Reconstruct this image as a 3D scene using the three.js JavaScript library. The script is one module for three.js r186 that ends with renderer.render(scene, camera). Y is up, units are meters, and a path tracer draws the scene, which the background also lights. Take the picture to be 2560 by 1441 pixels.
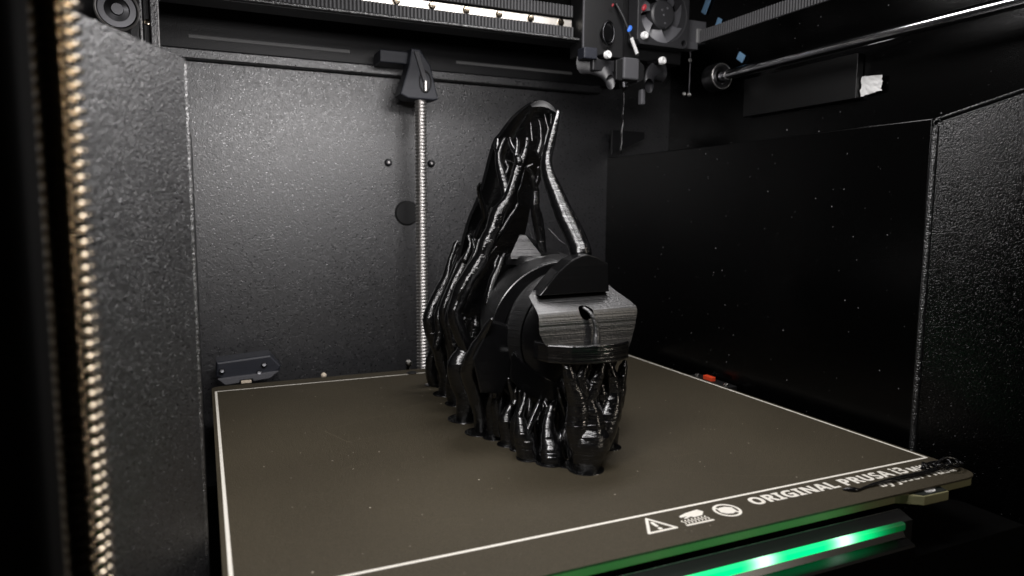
import * as THREE from 'three';
import { mergeGeometries, toCreasedNormals } from 'three/addons/utils/BufferGeometryUtils.js';
import { RoundedBoxGeometry } from 'three/addons/geometries/RoundedBoxGeometry.js';
import { RectAreaLightUniformsLib } from 'three/addons/lights/RectAreaLightUniformsLib.js';
import { Brush, Evaluator, SUBTRACTION } from 'three-bvh-csg';

// ---------- camera, exposure, lights (all shapes below are given in millimetres and scaled by U) ----------
const U = 0.001;
const scene = new THREE.Scene();
scene.background = new THREE.Color(0x000000);
const camera = new THREE.PerspectiveCamera(45.0, 16 / 9, 0.01, 6);
camera.position.set(-128.4 * U, 94.1 * U, 277.8 * U);
camera.rotation.set(-0.111, -0.419, 0.007, 'YXZ');
camera.focus = 0.300;
camera.userData.fStop = 14;
const renderer = new THREE.WebGLRenderer({ antialias: true });
renderer.toneMapping = THREE.LinearToneMapping;
renderer.toneMappingExposure = 1.06;
renderer.shadowMap.enabled = true;
RectAreaLightUniformsLib.init();

const LAMP = { at: [-6, 206, 146], to: [-20, 60, -60], w: 130, h: 30, power: 17 };     // cool white light panel along the top front of the chamber
const STRIP = { at: [-97, 172, 120], to: [-56, 42, 36], w: 64, h: 44, power: 24 };     // a second panel in its upper left front corner
const TOP = { at: [42, 248, 4], to: [40, 0, -2], w: 110, h: 44, power: 16 };     // a third panel under the roof
const ROOM = { at: [760, 560, 1050], to: [0, 60, 0], w: 130, h: 130, power: 42 };      // warm lamp of the room, before the open front
function areaLight({ at, to, w, h, power }, color) {
  const l = new THREE.RectAreaLight(color, power, w * U, h * U);
  l.position.set(at[0] * U, at[1] * U, at[2] * U);
  l.lookAt(to[0] * U, to[1] * U, to[2] * U);
  scene.add(l);
  return l;
}
areaLight(LAMP, new THREE.Color(1, 0.97, 0.97));
areaLight(TOP, new THREE.Color(1, 0.97, 0.97));
areaLight(STRIP, new THREE.Color(1, 0.97, 0.97));
areaLight(ROOM, new THREE.Color(1, 0.9, 0.76));

// ---------- helpers ----------
let seed = 7;
const rnd = () => { seed = (seed + 0x6d2b79f5) | 0; let t = Math.imul(seed ^ (seed >>> 15), 1 | seed); t = (t + Math.imul(t ^ (t >>> 7), 61 | t)) ^ t; return ((t ^ (t >>> 14)) >>> 0) / 4294967296; };
const rr = (a, b) => a + (b - a) * rnd();
const used = new Map();
function numbered(name) { const n = used.get(name) ?? 0; used.set(name, n + 1); return n ? name + '_' + String(n).padStart(3, '0') : name; }
function prep(g) {                       // one layout for every geometry: no index, position + normal + uv in millimetres by the face's main direction
  if (g.index) g = g.toNonIndexed();
  for (const k of Object.keys(g.attributes)) if (!['position', 'normal', 'uv'].includes(k)) g.deleteAttribute(k);
  if (!g.attributes.normal) g.computeVertexNormals();
  if (g.userData.ownUV) return g;
  const p = g.attributes.position, uv = new Float32Array(p.count * 2), a = new THREE.Vector3(), b = new THREE.Vector3(), c = new THREE.Vector3();
  for (let i = 0; i < p.count; i += 3) {
    a.fromBufferAttribute(p, i); b.fromBufferAttribute(p, i + 1); c.fromBufferAttribute(p, i + 2);
    const n = b.clone().sub(a).cross(c.clone().sub(a)), ax = Math.abs(n.x), ay = Math.abs(n.y), az = Math.abs(n.z);
    [a, b, c].forEach((v, k) => {
      const [s, t] = ay > 1.6 * ax && ay > 1.6 * az ? [v.x, v.z] : ax > az ? [v.z, v.y] : [v.x, v.y];
      uv[(i + k) * 2] = s; uv[(i + k) * 2 + 1] = t;
    });
  }
  g.setAttribute('uv', new THREE.BufferAttribute(uv, 2));
  return g;
}
function mesh(name, geos, material, parent, origin = [0, 0, 0]) {
  const list = (Array.isArray(geos) ? geos : [geos]).map(prep);
  const g = list.length > 1 ? mergeGeometries(list) : list[0].clone();
  g.translate(-origin[0], -origin[1], -origin[2]);
  g.scale(U, U, U);
  const m = new THREE.Mesh(g, material);
  m.name = name; m.castShadow = m.receiveShadow = true;
  if (parent) parent.add(m);
  return m;
}
const tag = (o, label, category, group) => { o.userData.label = label; o.userData.category = category; if (group) o.userData.group = group; return o; };
function thing(name, label, category, origin, group) {   // a Group at the thing's base; parts are given in chamber millimetres
  const o = new THREE.Group();
  o.name = numbered(name); scene.add(o);
  o.position.set(origin[0] * U, origin[1] * U, origin[2] * U);
  tag(o, label, category, group);
  const add = (part, geos, mat, parent = o, at = null) => {
    const base = at ?? origin, m = mesh(part, geos, mat, parent, base);
    if (at) { const po = parent === o ? origin : parent.userData.o; m.position.set((at[0] - po[0]) * U, (at[1] - po[1]) * U, (at[2] - po[2]) * U); }
    return m;
  };
  return [o, add];
}
function single(name, label, category, geos, mat, origin, group) {   // a thing that is one mesh
  const m = mesh(numbered(name), geos, mat, scene, origin);
  m.position.set(origin[0] * U, origin[1] * U, origin[2] * U);
  return tag(m, label, category, group);
}
function structure(name, geos, mat) { const m = mesh(name, geos, mat, scene); m.userData.kind = 'structure'; return m; }
function copyOf(root, name, [x, y, z], label) {
  const c = root.clone(); c.name = numbered(name); c.position.set(x * U, y * U, z * U); c.userData = { ...root.userData, label }; scene.add(c); return c;
}
const box = (x0, y0, z0, x1, y1, z1, r = 0.4) => {
  const w = x1 - x0, h = y1 - y0, d = z1 - z0, g = r > 0 ? new RoundedBoxGeometry(w, h, d, 2, Math.min(r, w / 2.1, h / 2.1, d / 2.1)) : new THREE.BoxGeometry(w, h, d);
  return g.translate((x0 + x1) / 2, (y0 + y1) / 2, (z0 + z1) / 2);
};
const skew = (z0, k, g) => { const p = g.attributes.position; const n = g.attributes.normal; for (let i = 0; i < p.count; i++) { p.setX(i, p.getX(i) + (z0 - p.getZ(i)) * k); const v = new THREE.Vector3(n.getX(i), n.getY(i), n.getZ(i) + k * n.getX(i)).normalize(); n.setXYZ(i, v.x, v.y, v.z); } return g; };
const V = (a) => new THREE.Vector3(a[0], a[1], a[2]);
function rod(a, b, r, seg = 24, r2 = r) {               // straight bar from a to b
  const A = V(a), B = V(b), d = B.clone().sub(A), g = new THREE.CylinderGeometry(r2, r, d.length(), seg);
  g.applyQuaternion(new THREE.Quaternion().setFromUnitVectors(new THREE.Vector3(0, 1, 0), d.clone().normalize()));
  return g.translate(...A.add(B).multiplyScalar(0.5).toArray());
}
function lathe(profile, a, dir, seg = 32) {              // profile [[radius, height]...] turned about dir at a
  const g = new THREE.LatheGeometry(profile.map(([r, h]) => new THREE.Vector2(Math.max(r, 0.0001), h)), seg);
  const c = toCreasedNormals(g.toNonIndexed(), 0.6);
  c.applyQuaternion(new THREE.Quaternion().setFromUnitVectors(new THREE.Vector3(0, 1, 0), V(dir).normalize()));
  return c.translate(...a);
}
function extrude(points, z0, z1, bevel = 0.4, holes = []) {   // outline in x, y pushed from z0 to z1
  const s = new THREE.Shape(points.map(([x, y]) => new THREE.Vector2(x, y)));
  for (const h of holes) s.holes.push(h);
  const g = new THREE.ExtrudeGeometry(s, { depth: z1 - z0 - 2 * bevel, bevelEnabled: bevel > 0, bevelThickness: bevel, bevelSize: bevel, bevelOffset: -bevel, bevelSegments: 2, curveSegments: 24 });
  return g.translate(0, 0, z0 + bevel);
}
function organic(pts, seg = 16, lump = 0.05, per = 1.3, step = 0) {     // round limb through [x, y, z, r] points, with the small steps of printed plastic
  const c = new THREE.CatmullRomCurve3(pts.map(V), false, 'centripetal', 0.4);
  const len = c.getLength(), n = Math.max(8, Math.ceil(len / per * 1.6)), pos = [], idx = [];
  let N = new THREE.Vector3(0.3, 0.1, 1), prev = null;
  const ph = rnd() * 50;
  const rows = [];
  for (let i = 0; i <= n; i++) {
    const t = i / n, p = c.getPoint(t), T = c.getTangent(t), f = t * (pts.length - 1), k = Math.min(pts.length - 2, Math.floor(f)), w = f - k, s = w * w * (3 - 2 * w);
    rows.push([p, T, pts[k][3] * (1 - s) + pts[k + 1][3] * s]);
  }
  let level = 1, left = 0;
  if (step) for (const q of rows) { if (left-- <= 0) { left = 3 + Math.floor(rnd() * 12); level = 1 + step * (rnd() * 2 - 1); } q[2] *= level; q[0] = q[0].clone().add(new THREE.Vector3((level - 1) * q[2] * 1.2, 0, (1 - level) * q[2])); }
  const first = rows[0], last = rows[rows.length - 1];
  const cap = (r, side) => [0.92, 0.7, 0.05].map((q, j) => [r[0].clone().addScaledVector(r[1], side * r[2] * [0.35, 0.7, 0.98][j]), r[1], r[2] * q]);
  rows.push(...cap(last, 1)); rows.unshift(...cap(first, -1).reverse());
  rows.forEach(([p, T, r], i) => {
    N = N.clone().addScaledVector(T, -N.dot(T)).normalize();
    const B = T.clone().cross(N);
    for (let j = 0; j < seg; j++) {
      const a = j / seg * Math.PI * 2;
      const q = r * (1 + lump * (Math.sin(i * 0.33 + ph) * 0.35 + Math.sin(i * 0.14 + 2 * a + ph * 1.7) * 0.8 + Math.sin(a * 5 + i * 0.03 + ph) * 0.55 + Math.sin(a * 9 + i * 0.05 + ph * 2) * 0.35 + (rnd() - 0.5) * 0.9));
      pos.push(p.x + q * (Math.cos(a) * N.x + Math.sin(a) * B.x), p.y + q * (Math.cos(a) * N.y + Math.sin(a) * B.y), p.z + q * (Math.cos(a) * N.z + Math.sin(a) * B.z));
    }
  });
  for (let i = 0; i < rows.length - 1; i++) for (let j = 0; j < seg; j++) {
    const a = i * seg + j, b = i * seg + (j + 1) % seg;
    idx.push(a, b, a + seg, b, b + seg, a + seg);
  }
  const g = new THREE.BufferGeometry();
  g.setAttribute('position', new THREE.Float32BufferAttribute(pos, 3)); g.setIndex(idx); g.computeVertexNormals();
  return g;
}
function grid(rows) {                                    // smooth skin over rows of points
  const m = rows[0].length, idx = [];
  for (let i = 0; i < rows.length - 1; i++) for (let j = 0; j < m - 1; j++) { const a = i * m + j; idx.push(a, a + 1, a + m, a + 1, a + m + 1, a + m); }
  const g = new THREE.BufferGeometry();
  g.setAttribute('position', new THREE.Float32BufferAttribute(rows.flat(2), 3)); g.setIndex(idx); g.computeVertexNormals();
  return g;
}
function threaded(a, height, R, pitch, depth, starts, around, perPitch) {   // trapezoid screw thread standing upright
  const n = Math.round(height / pitch * perPitch), pos = [], idx = [];
  for (let i = 0; i <= n; i++) for (let j = 0; j < around; j++) {
    const y = i / n * height, th = j / around * Math.PI * 2;
    let f = y / pitch + starts * th / (Math.PI * 2); f -= Math.floor(f);
    const w = Math.min(1, Math.max(0, (Math.abs(f - 0.5) - 0.03) / 0.4)), r = R - depth * (0.5 - 0.5 * Math.cos(Math.PI * w));
    pos.push(a[0] + r * Math.cos(th), a[1] + y, a[2] + r * Math.sin(th));
  }
  for (let i = 0; i < n; i++) for (let j = 0; j < around; j++) { const p = i * around + j, q = i * around + (j + 1) % around; idx.push(p, p + around, q, q, p + around, q + around); }
  const g = new THREE.BufferGeometry();
  g.setAttribute('position', new THREE.Float32BufferAttribute(pos, 3)); g.setIndex(idx); g.computeVertexNormals();
  return g;
}

// ---------- textures ----------
function noiseGrid(n, cells) {                           // tiling smooth noise, n x n, values 0..1
  const k = new Float32Array(cells * cells).map(() => rnd()), out = new Float32Array(n * n), s = (t) => t * t * (3 - 2 * t);
  for (let y = 0; y < n; y++) for (let x = 0; x < n; x++) {
    const fx = x / n * cells, fy = y / n * cells, x0 = Math.floor(fx), y0 = Math.floor(fy), u = s(fx - x0), v = s(fy - y0), x1 = (x0 + 1) % cells, y1 = (y0 + 1) % cells;
    out[y * n + x] = (k[y0 * cells + x0] * (1 - u) + k[y0 * cells + x1] * u) * (1 - v) + (k[y1 * cells + x0] * (1 - u) + k[y1 * cells + x1] * u) * v;
  }
  return out;
}
function dataTex(n, m, fn, tile, srgb = false) {         // bytes, repeating; tile = its size in millimetres [u, v]
  const d = new Uint8Array(n * m * 4);
  for (let y = 0; y < m; y++) for (let x = 0; x < n; x++) {
    const c = fn(x, y), i = (y * n + x) * 4;
    d[i] = c[0]; d[i + 1] = c[1]; d[i + 2] = c[2]; d[i + 3] = 255;
  }
  const t = new THREE.DataTexture(d, n, m);
  t.magFilter = THREE.LinearFilter; t.minFilter = THREE.LinearFilter; t.wrapS = t.wrapT = THREE.RepeatWrapping;
  t.repeat.set(1 / tile[0], 1 / tile[1]); t.needsUpdate = true;
  if (srgb) t.colorSpace = THREE.SRGBColorSpace;
  return t;
}
const grey = (v) => { const b = Math.max(0, Math.min(255, v * 255)); return [b, b, b]; };
const nA = noiseGrid(512, 37), nB = noiseGrid(512, 83), nC = noiseGrid(512, 170), nD = noiseGrid(512, 9);
function grains(n, count, r0, r1) {                       // round paint grains strewn over a tile; gives heights and how shiny each is
  const h = new Float32Array(n * n), shine = new Float32Array(n * n);
  for (let i = 0; i < count; i++) {
    const cx = rnd() * n, cy = rnd() * n, r = rr(r0, r1), a = rr(0.35, 1), sh = Math.pow(rnd(), 6), R = Math.ceil(r * 1.2);
    for (let y = -R; y <= R; y++) for (let x = -R; x <= R; x++) {
      const px = (Math.floor(cx) + x + n) % n, py = (Math.floor(cy) + y + n) % n, d = Math.hypot(x, y) / r;
      if (d < 1) { const v = a * (1 - d * d), k = py * n + px; if (v > h[k]) { h[k] = v; shine[k] = sh; } }
    }
  }
  return [h, shine];
}
const [gA, sA] = grains(512, 26000, 2.2, 5.2);
const powderBump = dataTex(512, 512, (x, y) => grey(gA[y * 512 + x] * 0.8 + nC[y * 512 + x] * 0.2), [60, 60]);
const powderCoarse = dataTex(512, 512, (x, y) => grey(gA[y * 512 + x] * 0.85 + nB[y * 512 + x] * 0.15), [38, 38]);
const powderShine = dataTex(512, 512, (x, y) => [0, 255 * (0.40 - 0.26 * sA[y * 512 + x]), 0], [38, 38]);
const wallShine = dataTex(512, 512, (x, y) => [0, 255 * (0.42 - 0.2 * sA[y * 512 + x] + 0.06 * (nA[y * 512 + x] - 0.5)), 0], [60, 60]);
const fineBump = dataTex(512, 512, (x, y) => { const i = y * 512 + x; return grey(nC[i] * 0.7 + rnd() * 0.3); }, [36, 36]);
const smudge = dataTex(512, 512, (x, y) => { const i = y * 512 + x; return [0, 255 * (0.30 + 0.22 * nD[i] + 0.12 * nA[i]), 0]; }, [140, 140]);
const layerRows = (() => {                               // heights of the printed layers, with drift and a few misplaced ones
  const r = new Float32Array(1024);
  let drift = 0;
  for (let i = 0; i < 1024; i++) { drift = drift * 0.8 + (rnd() - 0.5) * 0.5; r[i] = 0.5 + 0.34 * Math.sin(i * Math.PI * 2 / 2.56) * 0.5 + drift * 0.5 + (rnd() < 0.05 ? (rnd() - 0.5) * 0.9 : 0); }
  return r;
})();
const layerBump = dataTex(256, 1024, (x, y) => grey(layerRows[y] + (nB[(y % 512) * 512 + x * 2] - 0.5) * 0.22), [46, 102.4]);
const slabRows = (() => {                                // coarser: bands of layers pushed in or out
  const r = new Float32Array(1024);
  let level = 0.6, run = 0;
  for (let i = 0; i < 1024; i++) { if (run-- <= 0) { run = 2 + Math.floor(rnd() * 9); level = rnd() < 0.22 ? rr(0, 0.35) : rr(0.5, 0.8); } r[i] = level + (layerRows[i] - 0.5) * 0.35; }
  return r;
})();
const slabBump = dataTex(256, 1024, (x, y) => grey(slabRows[y] + (nB[(y % 512) * 512 + x * 2] - 0.5) * 0.2), [46, 102.4]);
const rough = dataTex(256, 1024, (x, y) => { const v = 0.11 + 0.08 * (layerRows[y] - 0.5) + 0.08 * nA[(y >> 1) * 512 + x * 2]; return [0, 255 * v, 0]; }, [46, 102.4]);
const dustGlintMap = (() => {                                 // black paint with loose pale dust; a denser copy paints the cover glints
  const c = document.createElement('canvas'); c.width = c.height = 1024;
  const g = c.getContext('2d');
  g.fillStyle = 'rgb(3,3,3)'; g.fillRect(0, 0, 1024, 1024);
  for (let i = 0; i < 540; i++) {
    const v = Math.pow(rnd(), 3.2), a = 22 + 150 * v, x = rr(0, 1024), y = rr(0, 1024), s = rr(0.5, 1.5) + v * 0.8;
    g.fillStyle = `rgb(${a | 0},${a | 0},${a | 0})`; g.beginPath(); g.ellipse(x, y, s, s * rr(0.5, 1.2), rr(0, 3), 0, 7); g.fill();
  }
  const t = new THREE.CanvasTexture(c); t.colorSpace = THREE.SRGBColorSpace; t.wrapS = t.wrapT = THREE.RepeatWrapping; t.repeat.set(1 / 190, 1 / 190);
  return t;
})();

const glintSpecks = dustGlintMap.clone(); glintSpecks.repeat.set(1 / 92, 1 / 92); glintSpecks.needsUpdate = true;  // denser specks: glints of the cover's paint grain, put into its colour

// ---------- materials ----------
const std = (r, g, b, roughness, more = {}) => { const m = new THREE.MeshStandardMaterial({ roughness, metalness: 0, ...more }); m.color.setRGB(r, g, b); return m; };
const phys = (r, g, b, roughness, more = {}) => { const m = new THREE.MeshPhysicalMaterial({ roughness, metalness: 0, ...more }); m.color.setRGB(r, g, b); return m; };
const M = {
  paint: phys(0.009, 0.009, 0.011, 1, { ior: 2.15, roughnessMap: wallShine, bumpMap: powderBump, bumpScale: 0.00013 }),
  cover: phys(0.009, 0.009, 0.0096, 1, { ior: 2.25, roughnessMap: powderShine, bumpMap: powderCoarse, bumpScale: 0.0003 }),
  wallBlack: phys(1, 1, 1, 0.2, { specularIntensity: 0.55, map: dustGlintMap, bumpMap: fineBump, bumpScale: 0.00003 }),
  midSteel: std(0.20, 0.20, 0.205, 0.3, { metalness: 1 }),
  coverGlint: phys(1, 1, 1, 0.2, { ior: 1.45, map: glintSpecks, bumpMap: powderCoarse, bumpScale: 0.00012 }),
  beam: std(0.005, 0.005, 0.006, 0.5, { bumpMap: powderBump, bumpScale: 0.00006 }),
  black: std(0.0035, 0.0035, 0.004, 0.55, { bumpMap: fineBump, bumpScale: 0.00003 }),
  deep: phys(0.0012, 0.0012, 0.0012, 0.9, { specularIntensity: 0.12 }),
  grey: std(0.07, 0.07, 0.076, 0.6, { bumpMap: layerBump, bumpScale: 0.00003 }),
  partBlue: std(0.017, 0.019, 0.027, 0.5, { bumpMap: layerBump, bumpScale: 0.00004 }),
  lip: std(0.17, 0.17, 0.17, 0.5, { bumpMap: powderBump, bumpScale: 0.00006 }),
  print: phys(0.003, 0.003, 0.0033, 1.0, { ior: 1.85, roughnessMap: rough, bumpMap: layerBump, bumpScale: 0.00016 }),
  printFlat: phys(0.003, 0.003, 0.0033, 0.26, { bumpMap: layerBump, bumpScale: 0.000025 }),
  printSemi: phys(0.003, 0.003, 0.0033, 0.33, { ior: 1.75, bumpMap: layerBump, bumpScale: 0.00022 }),
  edgePaint: phys(0.006, 0.006, 0.0063, 0.34, { ior: 2.0, bumpMap: powderBump, bumpScale: 0.0004 }),
  printSlab: phys(0.004, 0.004, 0.0043, 0.40, { ior: 2.1, bumpMap: slabBump, bumpScale: 0.0004 }),
  steel: std(0.62, 0.60, 0.56, 0.24, { metalness: 1 }),
  brass: std(0.42, 0.355, 0.27, 0.15, { metalness: 1 }),
  screwSteel: std(0.70, 0.68, 0.66, 0.4, { metalness: 1 }),
  rodSteel: std(0.9, 0.9, 0.92, 0.14, { metalness: 1 }),
  darkSteel: std(0.05, 0.05, 0.053, 0.3, { metalness: 1 }),
  rail: std(0.78, 0.74, 0.68, 0.34, { metalness: 0.8 }),
  white: std(0.8, 0.8, 0.79, 0.55),
  cream: std(0.7, 0.6, 0.47, 0.5),
  belt: std(0.012, 0.012, 0.013, 0.75),
  beltTooth: std(0.065, 0.065, 0.068, 0.7),
  fan: std(0.024, 0.024, 0.026, 0.45),
  ductBlack: std(0.015, 0.015, 0.0165, 0.4),
  blade: std(0.12, 0.12, 0.13, 0.4),
  pcb: std(0.22, 0.21, 0.11, 0.65, { bumpMap: fineBump, bumpScale: 0.00008 }),
  pcbTop: std(0.012, 0.014, 0.012, 0.5),
  blue: std(0.25, 0.46, 0.70, 0.5),
  red: std(0.75, 0.07, 0.02, 0.5),
  filament: phys(0.004, 0.004, 0.0045, 0.25),
};

// ---------- the chamber ----------
structure('back_wall', [box(-146, -70, -162, 141, 175, -158, 0), box(-200, 175, -166, 215, 264, -162, 0), box(141, 128, -166, 215, 175, -162.2, 0), box(-200, 128, -166, -146, 175, -162.2, 0)], M.paint);
structure('right_wall', [box(140, -70, -162, 143, 132, 87, 0.8), box(143, 129, -162, 199, 132, 86, 0), box(196, 132, -166, 199, 264, 290, 0)], M.wallBlack);
structure('left_wall', [box(-134, -70, -162, -131.5, 132, 72, 0.6), box(-186, 129, -162, -134, 132, 72, 0), box(-189, 132, -166, -186, 264, 290, 0)], M.beam);
structure('floor', box(-190, -74, -166, 200, -70, 290, 0), M.deep);
structure('ceiling', box(-190, 264, -170, 200, 268, 170, 0), M.deep);

{ // folded cover panels that hide the front corners
  const fold = (x0, z0, x1, z1, y0, yA, yB, t) => {
    const d = V([x1 - x0, 0, z1 - z0]).normalize(), n = [-d.z * t, 0, d.x * t], P = (s, y, k) => [x0 + (x1 - x0) * s + n[0] * k, y, z0 + (z1 - z0) * s + n[2] * k];
    const nseg = 2, rows = [];
    for (let i = 0; i <= nseg; i++) { const s = i / nseg, yt = yA + (yB - yA) * s; rows.push([P(s, y0, 0), P(s, yt, 0), P(s, yt, 1), P(s, y0, 1), P(s, y0, 0)]); }
    const g = toCreasedNormals(grid(rows).toNonIndexed(), 0.5);
    return [g];
  };
  const [a, addA] = thing('corner_cover', 'speckled grey folded metal panel beside the brass lead screw', 'cover panel', [-131, -70, 73]);
  addA('panel', fold(-130.6, 73, -168, 149.6, -70, 132.6, 132.6, 2), M.cover);
  addA('folded_edge', [rod([-131.2, -70, 72.6], [-131.2, 131.6, 72.6], 1.1, 20)], M.cover);
  addA('top_flange', [fold(-131.2, 71.6, -168.6, 148.2, 131.2, 132.4, 132.4, 7)[0]], M.cover);
  const [b, addB] = thing('corner_cover', 'black folded metal panel with painted glint specks and a bright rounded corner edge', 'cover panel', [140, -70, 87]);
  addB('panel', fold(163, 133.2, 141, 88.2, -70, 145.5, 129.5, 2), M.coverGlint);
  addB('folded_edge', rod([141.4, -70, 87.6], [141.4, 128.6, 87.6], 1.5, 24), M.edgePaint);
  addB('top_flange', [rod([141.5, 131.6, 87.4], [164, 147.8, 133], 0.5, 10), rod([141.9, 129.9, 87.9], [164, 146, 133], 0.35, 10)], M.edgePaint);
  addB('corner_relief', new THREE.TorusGeometry(1.25, 0.28, 8, 20, 4.6).rotateY(-1.1).translate(141, 130, 88.3), M.edgePaint);
}
{ // back rail under the ceiling, with its two raised pale strips and the flange below
  const [, add] = thing('back_rail', 'long black rail across the top of the back wall with two pale strips', 'rail', [0, 175, -156]);
  add('rail_body', [box(-190, 181.5, -161, 150, 214, -155, 0.5)], M.beam);
  add('lower_flange', box(-150, 175.6, -157.8, 130, 181, -151.5, 0.8), M.paint);
  add('slot', box(-131.2, 186.9, -155.6, -43, 189.2, -154.4, 0.5), M.lip);
  add('slot', box(24.1, 187, -155.6, 108.4, 189, -154.4, 0.5), M.lip);
}
{ // wall fittings
  const [b] = (() => { const r = thing('wall_bolt', 'small round bolt left of the lead screw on the back wall', 'bolt', [-20, 123.4, -158], 'bolts on the back wall');
    r[1]('head', lathe([[0.01, 2.2], [1.7, 2.1], [2.3, 1.2], [2.4, 0]], [-20, 123.4, -158], [0, 0, 1], 20), M.darkSteel);
    r[1]('socket', lathe([[0.01, 2.45], [0.7, 2.4], [0.9, 2.1]], [-20, 123.4, -158], [0, 0, 1], 6), M.screwSteel); return r; })();
  copyOf(b, 'wall_bolt', [7.9, 123.8, -158], 'small round bolt right of the lead screw on the back wall');
  single('wall_plug', 'flat black round plug half behind the lead screw', 'plug', lathe([[0.01, 1.2], [7, 1.2], [7.8, 0.6], [8, 0]], [-8.2, 92, -158], [0, 0, 1], 40), M.black, [-8.2, 92, -158]);
}
{ // screw bracket at the top of the back lead screw
  const o = [-8, 160, -131];
  const [, add] = thing('screw_bracket', 'dark plastic bracket holding the top of the pale lead screw', 'bracket', o);
  add('body', [extrude([[-20, 161], [-15, 158.8], [0.5, 158.8], [3.2, 159.6], [-1.5, 178.6], [-8, 187.4], [-13, 187.6], [-14.5, 178]], -141, -127, 0.8)], M.partBlue);
  add('arm', box(-30, 179.5, -150, -12, 186.8, -134, 0.8), M.partBlue);
  add('rib', extrude([[-11.8, 185.6], [-9, 185.6], [-3.6, 168.6], [-6.3, 168.6]], -127.2, -125.4, 0.3), M.grey);
  add('screw_pocket', new THREE.TorusGeometry(4.4, 0.5, 10, 30).scale(0.8, 1.35, 1).translate(-4.9, 169, -127), M.black);
  add('pin', rod([-4.9, 163.6, -126.6], [-4.9, 169.4, -126.6], 1.4, 16), M.screwSteel);
}
{ // lead screws
  const [, add] = thing('lead_screw', 'pale steel lead screw standing behind the print bed', 'lead screw', [-6.6, -60, -131]);
  add('thread', threaded([-6.6, -60, -131], 218.5, 3.7, 2, 0.7, 1, 24, 8), M.screwSteel);
  const [, addB] = thing('lead_screw', 'thick brass-coloured lead screw close to the camera', 'lead screw', [-148.0, -40, 149.3]);
  addB('thread', threaded([-148.0, -40, 149.3], 240, 4.1, 2, 1.25, 1, 48, 12), M.brass);
  single('guide_post', 'dark blurred upright post at the edge beside the brass lead screw', 'post', box(-215, -40, 164, -148.0, 215, 176, 2), M.deep, [-180, -40, 170]);
}

// ---------- gantry ----------
{
  const [, add] = thing('gantry_beam', 'black crossbeam carrying the bright linear rail and toothed belts', 'beam', [-40, 186, -90]);
  add('beam_body', box(-158, 192.0, -106, 96, 193.6, -91, 0.3), M.black);
  add('front_edge', box(-158, 192.4, -90.5, 96, 194, -88, 0.6), M.edgePaint);
  add('back_plate', box(-158, 194.2, -110, 96, 222, -104, 0.6), M.deep);
  const rail = add('linear_rail', box(-120, 200.6, -103.5, 74.5, 205.4, -94, 0.5), M.rail);
  for (let i = 0; i < 9; i++) add('rail_screw', lathe([[0.01, 1.3], [1.5, 1.2], [2.1, 0.6], [2.1, 0]], [67 - i * 19.5, 203, -94], [0, 0, 1], 20), M.brass);
}
function belt(label, along, at, length, height, frontX) {  // a toothed belt running along 'x' or 'z'
  const n = Math.round(length / 2), teeth = [], [x, y, z] = at;
  const o = [x, y - height / 2, z], [, add] = thing('toothed_belt', label, 'belt', o);
  if (along === 'x') {
    add('belt_band', box(x, y - height / 2, z, x + length, y + height / 2, z + 1, 0.2), M.belt);
    for (let i = 0; i < n; i++) teeth.push(box(x + i * 2 + 0.3, y - height / 2, z + 0.9, x + i * 2 + 1.4, y + height / 2, z + 1.75, 0.25));
  } else {
    add('belt_band', box(x, y - height / 2, z, x + 1, y + height / 2, z + length, 0.2), M.belt);
    for (let i = 0; i < n; i++) teeth.push(box(x - 0.75, y - height / 2, z + i * 2 + 0.3, x + 0.1, y + height / 2, z + i * 2 + 1.4, 0.25));
  }
  add('belt_teeth', teeth, M.beltTooth).userData.kind = 'stuff';
}
belt('upper toothed belt running above the bright linear rail', 'x', [-150, 209.2, -93], 224, 6.6);
belt('lower toothed belt running below the bright linear rail', 'x', [-150, 197.4, -92], 224, 5.8);
belt('toothed belt leaving the grey clamp beside the fan', 'z', [160, 202.5, -87], 150, 7.4);
{
  const [, add] = thing('smooth_rod', 'polished steel rod running from its bearing to the upper right', 'rod', [176.5, 179.6, -88]);
  add('shaft', rod([176.5, 179.6, -98], [176.5, 179.6, 120], 3.1, 40), M.rodSteel);
  const [, addB] = thing('rod_bearing', 'round steel bearing ring at the end of the polished rod', 'bearing', [176.5, 172, -90]);
  const c = [176.5, 179.6, -92];
  addB('outer_ring', lathe([[6.2, 0], [8.2, 0], [8.4, 1], [8.4, 9], [8, 10], [7.2, 10], [7, 9], [6.2, 9]], c, [0, 0, 1], 48), M.midSteel);
  addB('rim', new THREE.TorusGeometry(7.7, 0.35, 10, 48).translate(176.5, 179.6, -82), M.screwSteel);
  addB('inner_ring', lathe([[4, 9], [4.8, 9.6], [6, 9], [6, 0]], c, [0, 0, 1], 40), M.midSteel);
}
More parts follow.
